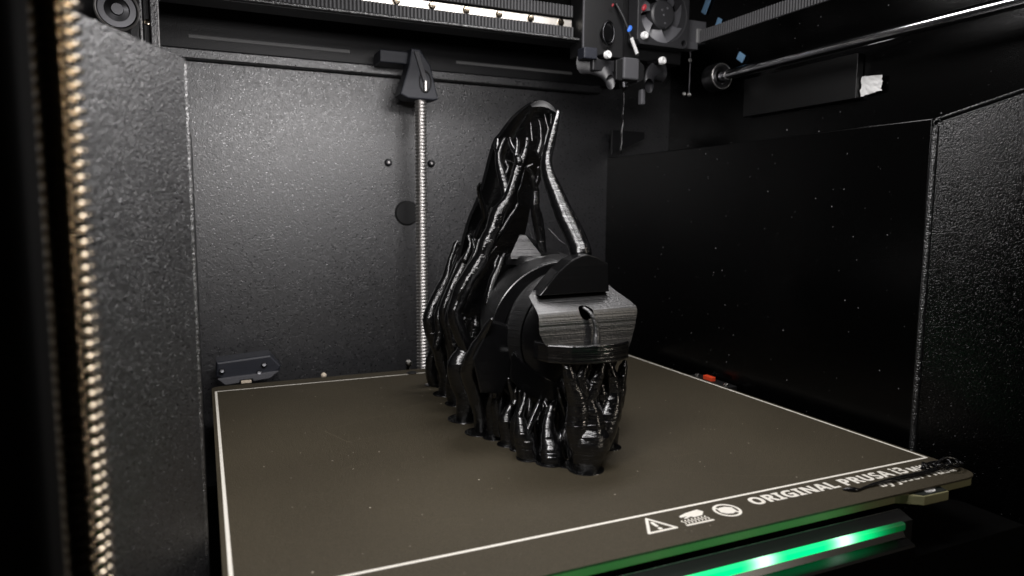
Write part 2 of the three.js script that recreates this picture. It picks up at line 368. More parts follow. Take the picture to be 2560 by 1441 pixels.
{ // pulley and bracket at the upper left
  const [, add] = thing('belt_pulley', 'round metal pulley with a bright rim above the speckled panel', 'pulley', [-160, 172, -90]);
  const c = [-160.5, 181.6, -92];
  add('flange', lathe([[5.2, 6], [7.6, 6], [8.4, 6.6], [9, 6], [9, 4], [5, 4]], c, [0.25, 0, 1], 48), M.darkSteel);
  add('rim', lathe([[8.2, 6.5], [8.7, 6.9], [9.2, 6.4], [9.1, 5.8]], c, [0.25, 0, 1], 48), M.screwSteel);
  add('hub', lathe([[0.01, 7], [2.4, 7], [2.7, 6], [6.5, 5], [7, 0]], c, [0.25, 0, 1], 40), M.darkSteel);
  const [, addB] = thing('corner_bracket', 'black plate bracket with a grey speckled edge at the upper left', 'bracket', [-146, 160, -92]);
  addB('plate', [box(-154.5, 160, -96, -150.8, 225, -88, 0.4), box(-149.2, 160, -98, -146.4, 225, -92, 0.4)], M.beam);
  addB('speckled_edge', [box(-150.7, 160, -91, -149.3, 225, -87.5, 0.5)], M.paint);
  addB('side_flange', extrude([[-146.2, 160], [-142.4, 160], [-142.4, 188], [-139, 193], [-134, 197], [-134, 225], [-146.2, 225]], -92, -87, 0.5), M.paint);
  addB('bolt', lathe([[0.01, 1.2], [1.2, 1], [1.5, 0]], [-147.6, 178.6, -91.9], [0, 0, 1], 16), M.brass);
}
{ // print head
  const o = [118, 165, -80], Z = -80;
  const [, add] = thing('print_carriage', 'black print carriage with a round cooling fan and side air ducts', 'print head', o);
  add('carriage', [box(76.5, 184, -100, 104, 232, -84, 0.8), box(103, 186, -104, 152, 232, -92, 0.8)], M.black);
  add('carriage_edge', box(75.8, 187, -84.5, 76.6, 230, -83, 0.2), M.grey);
  add('foot', box(75, 181, -88, 84, 187.5, -80, 0.8), M.partBlue);
  const cx = 129.3, cy = 211.4, fw = 18.6;
  const hole = new THREE.Path(); hole.absarc(cx, cy, 16.4, 0, Math.PI * 2, true);
  const corner = (sx, sy) => { const h = new THREE.Path(); h.absarc(cx + sx * 15.3, cy + sy * 15.3, 1.7, 0, Math.PI * 2, true); return h; };
  const r = 2.5, x0 = cx - fw, x1 = cx + fw, y0 = cy - fw, y1 = cy + fw;
  add('fan_frame', extrude([[x0 + r, y0], [x1 - r, y0], [x1, y0 + r], [x1, y1 - r], [x1 - r, y1], [x0 + r, y1], [x0, y1 - r], [x0, y0 + r]], -90, Z, 0.4, [hole, corner(1, -1), corner(1, 1), corner(-1, 1)]), M.fan);
  add('fan_hub', lathe([[0.01, 6.4], [7.2, 6.3], [8.4, 5.4], [8.6, 0]], [cx, cy, Z - 6.5], [0, 0, 1], 48), M.fan);
  for (let k = 0; k < 7; k++) {
    const rows = [], a0 = k / 7 * Math.PI * 2 + 0.35;
    for (let i = 0; i <= 6; i++) { const rad = 8 + i * 1.36, row = []; for (let j = 0; j <= 5; j++) { const a = a0 + j / 5 * 0.78 + i * 0.05; row.push([cx + rad * Math.cos(a), cy + rad * Math.sin(a), Z - 7.6 + j * 1.1]); } rows.push(row); }
    add('fan_blade', grid(rows), M.blade);
  }
  for (const [x, y] of [[cx - 1.2, cy + 2.4], [cx + 2.6, cy + 3.8], [cx + 1.2, cy - 5], [cx, cy - 0.4]]) add('hub_dimple', lathe([[0.01, 0.4], [0.6, 0.3], [0.8, 0]], [x, y, Z - 0.2], [0, 0, 1], 12), M.grey);
  const screw = (x, y, z, len, d = [0.25, 0.1, 1], R = 2.3) => {
    add('screw', [lathe([[0.01, 0.9], [0.9, 0.9], [1, 1.5], [R * 0.85, 1.5], [R, 0.9], [R, -1]], [x, y, z], d, 28)], M.white);  // head coloured white in place of its bright reflection
    if (len) add('screw_shaft', rod([x, y, z - 1], [x - len * 0.4, y - 0.4, z - len], 1.6, 14), M.darkSteel);
  };
  screw(115.3, 197.6, Z + 0.5, 0, [0.1, 0.1, 1]);
  screw(90, 184, -79, 10); screw(129, 184.4, -80, 9);
  add('cable_sleeve', Array.from({ length: 12 }, (_, i) => new THREE.TorusGeometry(0.75, 0.42, 6, 12).rotateX(1.2).rotateZ(0.45).translate(106.2 + i * 0.36, 194.6 - i * 0.72, -79)), M.white);
  add('cable', [organic([[97, 214, -82, 1], [101, 206, -80, 1], [105.4, 196.4, -79.4, 1], [110.8, 185.6, -79, 0.9]], 8, 0.01)], M.black);
  add('belt_pulley_ring', [new THREE.TorusGeometry(5.2, 0.8, 10, 40).scale(0.72, 1.2, 1).translate(91.5, 196.8, -81), lathe([[0.01, 1], [4.2, 0.8], [4.4, 0]], [91.5, 196.8, -83], [0, 0, 1], 30)], M.darkSteel);
  add('nozzle_block', [box(102, 171.6, -92, 113, 184.4, -80, 1.2)], M.grey);
  add('nozzle_block_side', [extrude([[97.6, 171], [102.2, 170.6], [102.2, 183.6], [97.4, 182.4]], -91, -81.5, 0.5), extrude([[112.8, 170.4], [117.6, 172.4], [117.2, 181], [112.8, 184]], -91, -81.5, 0.5)], M.black);
  add('nozzle', lathe([[0.01, -5.4], [0.6, -5.2], [2, -3], [2.6, -2.8], [2.6, 0]], [105.4, 170.4, -85], [0, 1, 0], 20), M.darkSteel);
  const duct = (s, ox) => { const rows = []; for (let i = 0; i <= 8; i++) { const t = i / 8, row = []; for (let j = 0; j <= 12; j++) { const a = j / 12 * Math.PI * 2; row.push([ox + s * (14 * Math.sin(t * 1.5)) + Math.cos(a) * (4.6 - 1.4 * t), 180 - 11 * t * t + Math.sin(a) * (6.5 - 2.2 * t) , -88 + 8 * t]); } rows.push(row); } return grid(rows); };
  add('air_duct', [duct(1, 79), box(82, 175, -86, 97, 182, -82, 1)], M.ductBlack);
  add('air_duct', [duct(-1, 134)], M.ductBlack);
  add('clamp', [box(150.4, 199, -94, 166, 212.5, -86, 0.6), box(148.5, 194.4, -92, 158.5, 199, -84, 0.6)], M.grey);
  add('clamp_plate', box(157.6, 198.6, -85.8, 161.4, 207.4, -84.2, 0.6), M.lip);
  add('strut', [rod([154.4, 166, -86], [154.4, 193.5, -86], 0.4, 10)], M.darkSteel);
  for (const [x, y] of [[153.2, 187.6], [153.4, 166.8], [149.6, 167]]) add('strut_screw', lathe([[0.01, 1], [1, 0.9], [1.2, 0]], [x, y, -85], [0.2, 0.2, 1], 14), M.screwSteel);
  add('sensor', box(117.6, 158.4, -88, 120.6, 167.6, -84, 0.8), M.grey);
  const glowDot = (name, x, y, z, c, r0, s) => { const m = std(0.02, 0.02, 0.02, 0.4); m.emissive.setRGB(...c); m.emissiveIntensity = s; add(name, new THREE.SphereGeometry(r0, 14, 10).scale(0.75, 1.2, 0.6).rotateZ(-0.5).translate(x, y, z), m); };
  glowDot('blue_led', 104.6, 200.2, -79, [0.05, 0.25, 1], 1.8, 0.8);
  glowDot('red_glow', 114.8, 213.6, -79.6, [1, 0.03, 0.06], 1.7, 0.35);  // glowing bead in place of a red reflection
  glowDot('red_glow', 93.4, 212.4, -80, [1, 0.03, 0.06], 0.8, 0.3);  // smaller glowing red dot
}
single('filament_drip', 'thin shiny strand of plastic hanging below the nozzle', 'filament strand', organic([[105.6, 164.8, -85, 0.35], [105.8, 158, -85, 0.4], [105.2, 152, -85, 0.9], [105.6, 148, -85, 0.45], [104.6, 143, -84.6, 0.8], [104.9, 136, -84.6, 0.75], [104.2, 131, -84.6, 0.7], [104.4, 128.5, -84.6, 0.3]], 10, 0.2), M.filament, [105, 128, -85]);

// ---------- details on the dark right side ----------
single('side_plate', 'flat black plate on the upper side wall before the white label', 'plate', box(191, 154.5, -78, 195.6, 178, 6.6, 0.4), std(0.004, 0.004, 0.004, 0.4), [193, 154, -36]);
{
  const rows = []; for (let i = 0; i <= 10; i++) { const row = []; for (let j = 0; j <= 10; j++) row.push([194.3 - rr(0, 1.5), 155.4 + (j / 10) * 10.4 - (i / 10) * (-2.6) * (1 - j / 10) - (i / 10) * 1.2, 7.4 + i * 1.25]); rows.push(row); }
  single('torn_label', 'crumpled white label stuck on the black side wall', 'label', grid(rows), M.white, [194, 155, 13]);
}
{
  const bluePatch = (x, y, z, w, h, rz, label) => single('blue_patch', label, 'tab', new RoundedBoxGeometry(0.8, h, w, 2, 0.3).rotateX(rz).translate(x, y, z), M.blue, [x, y - h / 2, z], 'pale blue patches near the fan');  // small pale blue rounded pieces on the upper side wall
  bluePatch(194.6, 235.6, -122, 5, 12, 0.55, 'topmost blue patch at the upper edge behind the fan');
  bluePatch(194.6, 220.3, -109, 4.5, 6.5, 0.5, 'blue patch just right of the grey belt clamp');
  bluePatch(194.6, 193.7, -86, 6.5, 5, 0.6, 'lowest blue patch just above the polished rod');
}
single('ledge_plate', 'grey slanted plate in the far corner behind the hanging strand', 'plate', extrude([[138.6, 134], [166, 146], [166, 151], [138.6, 151]], -152, -150, 0.3), M.beam, [140, 134, -151]);
{
  const [s] = thing('ledge_screw', 'leftmost of the four tiny screws on the dark side ledge', 'screw', [168, 132, -122], 'tiny screws on the dark side ledge');
  const hd = mesh('head', lathe([[0.01, 0.9], [0.9, 0.7], [1.1, 0]], [0, 0, 0], [0, 1, 0], 14), M.screwSteel, s);
  copyOf(s, 'ledge_screw', [172, 133, -108], 'second from the left of the four tiny screws on the dark side ledge');
  copyOf(s, 'ledge_screw', [168, 132, -92], 'third from the left of the four tiny screws on the dark side ledge');
  copyOf(s, 'ledge_screw', [172, 132, -76], 'rightmost of the four tiny screws on the dark side ledge');
}

// ---------- print bed ----------
const SX0 = -127, SX1 = 127, SZ0 = -116, SZ1 = 125;
const sheetMap = (() => {
  const W = 2032, H = 1928, k = 8, c = document.createElement('canvas'); c.width = W; c.height = H;
  const g = c.getContext('2d'), X = (x) => (x - SX0) * k, Z = (z) => (z - SZ0) * k;
  g.fillStyle = 'rgb(56,49,33)'; g.fillRect(0, 0, W, H);
  const im = g.getImageData(0, 0, W, H), d = im.data;
  for (let y = 0; y < H; y++) for (let x = 0; x < W; x++) {
    const i = (y * W + x) * 4, n = (rnd() - 0.5) * 20 + (nC[(y & 511) * 512 + (x & 511)] - 0.5) * 9 + (nD[((y >> 2) & 511) * 512 + ((x >> 2) & 511)] - 0.5) * 7;
    d[i] += n; d[i + 1] += n; d[i + 2] += n;
  }
  g.putImageData(im, 0, 0);
  const stroke = (a, w, pts) => { g.strokeStyle = `rgba(150,140,125,${a})`; g.lineWidth = w; g.beginPath(); pts.forEach(([x, z], i) => g[i ? 'lineTo' : 'moveTo'](X(x), Z(z))); g.stroke(); };
  for (let i = 0; i < 70; i++) { const x = rr(-120, 115), z = rr(-95, 110), a = rr(-0.5, 0.7), l = rr(1, 16); stroke(rr(0.08, 0.3), rr(0.7, 1.6), [[x, z], [x + l * Math.cos(a), z + l * Math.sin(a) * 0.6]]); }
  stroke(0.4, 1.6, [[-84, -18], [-77.5, 0], [-76, 1]]); stroke(0.25, 1.4, [[-84, -18], [-30, -44]]); stroke(0.22, 1.4, [[-78, 0], [-42, -6]]);
  stroke(0.25, 1.3, [[18, 74], [46, 92], [70, 101]]);
  for (let i = 0; i < 330; i++) { const v = Math.pow(rnd(), 2.2), s = rr(0.7, 1.6) + v * 1.5, b = 80 + 130 * v; g.fillStyle = `rgb(${b | 0},${(b * 0.96) | 0},${(b * 0.88) | 0})`; g.beginPath(); g.ellipse(X(rr(-124, 122)), Z(rr(-105, 120)), s, s * rr(0.5, 1), rr(0, 3), 0, 7); g.fill(); }
  // printed frame, lettering and symbols
  const ink = 'rgb(236,232,222)'; g.strokeStyle = g.fillStyle = ink; g.lineJoin = 'round'; g.lineWidth = 1.15 * k;
  g.strokeRect(X(-125), Z(-105), 250 * k, 210 * k);
  const words = (s, x0, x1, top, base, weight = 'bold') => {
    g.font = `${weight} 100px sans-serif`;
    const w = g.measureText(s).width;
    g.save(); g.translate(X(x0), Z(base)); g.scale((x1 - x0) * k / w, (base - top) * k / 71.4); g.fillText(s, 0, 0); g.lineWidth = 3; g.strokeText(s, 0, 0); g.restore();
  };
  words('ORIGINAL PRUSA', 31.6, 97.4, 107.9, 113.0);
  words('i3', 99.2, 105.3, 107.9, 113.0);
  words('MK3', 106.2, 118.4, 109.6, 113.1);
  words('by Josef Prusa', 83, 122.8, 115.4, 118.8);
  g.lineWidth = 1.0 * k; g.beginPath(); g.moveTo(X(-6.7), Z(107.6)); g.lineTo(X(-1.8), Z(116)); g.lineTo(X(-11.6), Z(116)); g.closePath(); g.stroke();
  g.lineWidth = 1.2 * k; g.lineCap = 'round'; g.beginPath(); g.moveTo(X(-6.7), Z(110.6)); g.lineTo(X(-6.7), Z(112.8)); g.stroke(); g.beginPath(); g.arc(X(-6.7), Z(114.6), 0.75 * k, 0, 7); g.fill();
  g.beginPath(); [[3.4, 110.4], [4.2, 109.8], [7, 108.9], [12, 108.2], [13, 110.2], [11, 112.2], [7.6, 112.4], [7, 111.6], [4.6, 112.4], [4, 111.8], [6, 111], [3.6, 111.2]].forEach(([x, z], i) => g[i ? 'lineTo' : 'moveTo'](X(x), Z(z))); g.closePath(); g.fill();
  g.fillRect(X(1.8), Z(115.7), 10.4 * k, 0.9 * k);
  g.lineWidth = 0.45 * k; for (let i = 0; i < 8; i++) { const x = 2.4 + i * 1.25; g.beginPath(); g.moveTo(X(x), Z(115.2)); g.quadraticCurveTo(X(x + 0.7), Z(114.4), X(x), Z(113.9)); g.quadraticCurveTo(X(x - 0.6), Z(113.4), X(x + 0.2), Z(112.9)); g.stroke(); }
  g.lineWidth = 0.95 * k; g.beginPath(); g.arc(X(20.6), Z(112.4), 4.1 * k, 0, 7); g.stroke();
  g.beginPath(); [[18, 111], [19.4, 110], [21.6, 110], [23.4, 111.2], [23.2, 113.8], [21, 115], [18.8, 114.4], [17.6, 113]].forEach(([x, z], i) => g[i ? 'lineTo' : 'moveTo'](X(x), Z(z))); g.closePath(); g.fill();
  g.beginPath(); g.moveTo(X(17.8), Z(109.8)); g.lineTo(X(23.4), Z(115)); g.stroke();
  const t = new THREE.CanvasTexture(c); t.colorSpace = THREE.SRGBColorSpace; t.anisotropy = 8;
  return t;
})();
{
  const r = 5, o = [0, -0.8, 4];
  const s = new THREE.Shape();
  s.moveTo(SX0 + r, -SZ1); s.lineTo(SX1 - 9, -SZ1); s.quadraticCurveTo(SX1, -SZ1, SX1, -SZ1 + 7); s.lineTo(SX1, -SZ0 - r); s.quadraticCurveTo(SX1, -SZ0, SX1 - r, -SZ0); s.lineTo(SX0 + r, -SZ0); s.quadraticCurveTo(SX0, -SZ0, SX0, -SZ0 - r); s.lineTo(SX0, -SZ1 + r); s.quadraticCurveTo(SX0, -SZ1, SX0 + r, -SZ1);
  const g = new THREE.ExtrudeGeometry(s, { depth: 0.5, bevelEnabled: true, bevelThickness: 0.12, bevelSize: 0.12, bevelOffset: -0.12, bevelSegments: 2, curveSegments: 12 }).rotateX(-Math.PI / 2).translate(0, -0.62, 0).toNonIndexed();
  const p = g.attributes.position, uv = g.attributes.uv;
  for (let i = 0; i < p.count; i++) uv.setXY(i, (p.getX(i) - SX0) / (SX1 - SX0), 1 - (p.getZ(i) - SZ0) / (SZ1 - SZ0));
  g.userData.ownUV = true;
  const bump = fineBump.clone(); bump.repeat.set(7, 6.6); bump.needsUpdate = true;
  const m = std(1, 1, 1, 0.72, { map: sheetMap, bumpMap: bump, bumpScale: 0.00016 });
  single('print_sheet', 'brown textured steel print sheet with a white printed frame and lettering', 'print sheet', g, m, o);
}
{
  const o = [0, -5, 4], [, add] = thing('heated_bed', 'dark heated bed plate under the brown print sheet', 'heated bed', o);
  const f = (pts) => pts.map(([x, z]) => [x, -z]);
  const plate = extrude(f([[-125, -113], [-125, 122.6], [84.6, 122.6], [86.2, 123.4], [92.3, 127.8], [104.4, 128], [106.8, 122.6], [125, 122.6], [125, -113]]).reverse(), -4.7, -1.4, 0.25).rotateX(-Math.PI / 2);
  add('plate', plate, M.pcb);
  const top = extrude(f([[86.6, 121], [92.5, 127.3], [104.2, 127.5], [106.4, 121]]).reverse(), -1.4, -1.18, 0).rotateX(-Math.PI / 2);
  add('tab_mask', top, M.pcbTop);
  const ridges = [];
  for (let i = 0; i < 7; i++) { const rad = 0.35 + i * 0.36; ridges.push(new THREE.TorusGeometry(rad, 0.12, 5, 26, i < 2 ? 6.283 : 4.4).rotateX(Math.PI / 2).scale(0.78, 0.3, 1.15).rotateY(0.5 + i * 0.2).translate(98.4, -1.14, 124.6)); }
  add('fingerprint_mark', ridges, M.white);
  add('carriage', [box(-110, -14, -100, 110, -5.2, 112, 1)], M.deep);
}
{ // loose filament on the corner of the sheet
  const loops = [];
  for (let i = 0; i < 5; i++) {
    const pts = [], cx = 116 + i * 1.4, cz = 113.2 + i * 0.9, R = 3.2 + rnd() * 2.2, a0 = rnd() * 6;
    for (let j = 0; j <= 12; j++) { const a = a0 + j / 12 * 6.6; pts.push([cx + Math.cos(a) * R * 1.25, 0.9 + 0.9 * Math.sin(a * 2 + i) + i * 0.35, cz + Math.sin(a) * R * 0.62, 0.42]); }
    loops.push(organic(pts, 8, 0.04, 1.2));
  }
  loops.push(organic([[111, 0.6, 113, 0.5], [115, 1.2, 112, 0.45], [121, 1.4, 112.6, 0.4], [124.6, 0.7, 117.5, 0.35]], 8, 0.1));
  single('filament_tangle', 'tangle of black filament loops on the corner of the print sheet', 'filament', loops, M.filament, [118, 0, 114]);
  const s = [];
  s.push(organic([[73, 0.4, 118, 0.35], [77, 0.5, 117.3, 0.4], [82, 0.6, 116.9, 0.7], [90, 0.7, 117, 0.9], [100, 0.7, 117.1, 0.95], [108, 0.7, 117, 0.9], [113.6, 0.6, 116.6, 0.6], [117, 0.7, 115, 0.5]], 12, 0.12));
  s.push(organic([[68.2, 0.4, 115.6, 0.4], [69.4, 0.6, 116.8, 0.8], [71, 0.6, 117.8, 0.85], [73, 0.5, 118.1, 0.35]], 10, 0.15));
  single('filament_blob', 'flat black strip of waste filament lying across the printed lettering', 'filament', s, M.filament, [94, 0, 117]);
}
{ // small fittings along the back and side edge of the bed
  const o = [-108, 0, -128], [, add] = thing('cable_cover', 'dark grey chamfer-edged box behind the back corner of the sheet', 'cover box', o);
  add('housing', extrude([[-124.5, 3], [-120, 0.6], [-97, 1.2], [-91.4, 3.6], [-90.6, 6.4], [-96, 13], [-124, 11]], -142, -126, 1.2), M.partBlue);
  add('front_plate', extrude([[-123.6, 2.2], [-120, -1.4], [-113, -0.9], [-112.6, 0.6], [-106, 0.9], [-105.6, -0.5], [-97, 0.2], [-92.4, 3.8]], -126, -123.4, 0.3), std(0.10, 0.10, 0.11, 0.6));
  add('slot_pin', box(-112, -1.4, -124.6, -106.6, 0.2, -123.2, 0.3), M.cream);
  for (const [x, y, z] of [[-102.4, 3.4, -124.6], [-121.4, 6, -125], [-99.6, 7.6, -125.6]]) add('screw', lathe([[0.01, 1.1], [1, 1], [1.5, 0.4], [1.5, 0]], [x, y, z], [0, 0.5, 1], 18), M.darkSteel);
  single('ball_pin', 'cream round pin head at the back edge of the sheet', 'pin', new THREE.SphereGeometry(1.6, 20, 14).translate(-68.3, 0.2, -119.5), M.cream, [-68.3, -1, -119.5]);
  single('bed_screw', 'bright steel screw at the back edge beside the lead screw', 'screw', [lathe([[0.01, 2.3], [1.5, 2.2], [2, 1.4], [2, 0], [1.3, -0.2], [1.3, -4]], [-18.4, 2, -121], [0, 1, 0.4], 22)], M.steel, [-18.4, -2, -121]);
  single('black_spot', 'small black flattened spot on the sheet near the back edge', 'blob', new THREE.SphereGeometry(2.6, 18, 12).scale(1.2, 0.32, 1).translate(-20.5, 0.4, -106), M.black, [-20.5, 0, -106]);  // flattened black spot lying on the sheet
  const [, addC] = thing('edge_connector', 'orange red connector between two screws at the side of the sheet', 'connector', [134, -3, -31]);
  addC('housing', box(129.5, -4, -46, 138, -1.2, -14, 0.6), M.black);
  addC('plug', box(131, -1.2, -34.5, 134, 1.2, -27.2, 0.3), M.red);
  for (const z of [-42, -17.4]) addC('screw', lathe([[0.01, 1.3], [1, 1.2], [1.5, 0.5], [1.5, 0]], [133, -1.2, z], [-0.4, 1, 0.4], 18), M.steel);
}
{ // front beam with the green light bar
  const [, add] = thing('front_beam', 'black front crossbeam glowing green below the print sheet', 'beam', [0, -70, 128]);
  const prism = (x0, x1, pts) => { const f = []; for (const x of [x0, x1]) f.push(pts.map(([z, y]) => [x, y, z])); const n = pts.length, rows = [f[0].concat([f[0][0]]), f[1].concat([f[1][0]])]; const s2 = new THREE.Shape(pts.map(([z, y]) => new THREE.Vector2(z, y))), c = new THREE.ShapeGeometry(s2); return [toCreasedNormals(grid(rows).toNonIndexed(), 0.3), c.clone().rotateY(-Math.PI / 2).translate(x0, 0, 0), c.clone().rotateY(-Math.PI / 2).translate(x1, 0, 0)]; };
  const shade = phys(0.009, 0.009, 0.009, 0.6, { specularIntensity: 0.3 });
  add('beam_body', prism(-150, 84, [[124.6, -70], [124.6, -6], [125, -5.4], [129.9, -7.2], [129.9, -70]]), shade);
  add('lower_lip', prism(-150, 79, [[130.1, -70], [130.1, -9.6], [131.4, -11.6], [134.6, -12.6], [135, -13.4], [135, -70]]), phys(0.003, 0.003, 0.003, 0.25, { specularIntensity: 0.6 }));
  add('beam_edge', rod([-150, -5.35, 125], [83, -5.35, 125], 0.13, 8), M.edgePaint);
  add('end_block', [box(85, -70, 100, 150, -22, 128, 0.5)], M.deep);
  const [, addL] = thing('light_bar', 'glowing green status light bar on the front crossbeam', 'light bar', [0, -9.4, 131]);
  const X0 = -80, X1 = 78, n = 512, glow = dataTex(n, 4, (x) => {
    const mm = X0 + x / n * (X1 - X0);
    let hot = 0; for (const c of [17.5, 50, -15, -47.5]) hot += Math.exp(-Math.pow((mm - c) / 4.0, 2));
    const end = 1 / (1 + Math.exp((mm - 63) / 3.2));
    return [255 * Math.min(1, hot * 0.34) * end, 255 * Math.min(1, 0.36 * end + 0.012 + hot * 0.3 * end), 255 * Math.min(1, 0.10 * end + 0.003 + hot * 0.34 * end)];
  }, [1, 1]);
  glow.wrapS = glow.wrapT = THREE.ClampToEdgeWrapping;
  const m = std(0.005, 0.03, 0.015, 0.5); m.emissive.setRGB(1, 1, 1); m.emissiveIntensity = 3.2; m.emissiveMap = glow;
  const g = prep(box(X0, -9.0, 130.2, X1, -6.2, 132.2, 0.8)), p = g.attributes.position, uv = g.attributes.uv;
  for (let i = 0; i < p.count; i++) uv.setXY(i, (p.getX(i) - X0) / (X1 - X0), 0.5);
  g.userData.ownUV = true;
  addL('diffuser', g, m);
  const l = new THREE.RectAreaLight(new THREE.Color(0.02, 1, 0.33), 2.8, 0.14, 0.002);
  l.position.set(-6 * U, -5.6 * U, 131.2 * U); l.lookAt(-6 * U, -1 * U, 122 * U); scene.add(l);
}

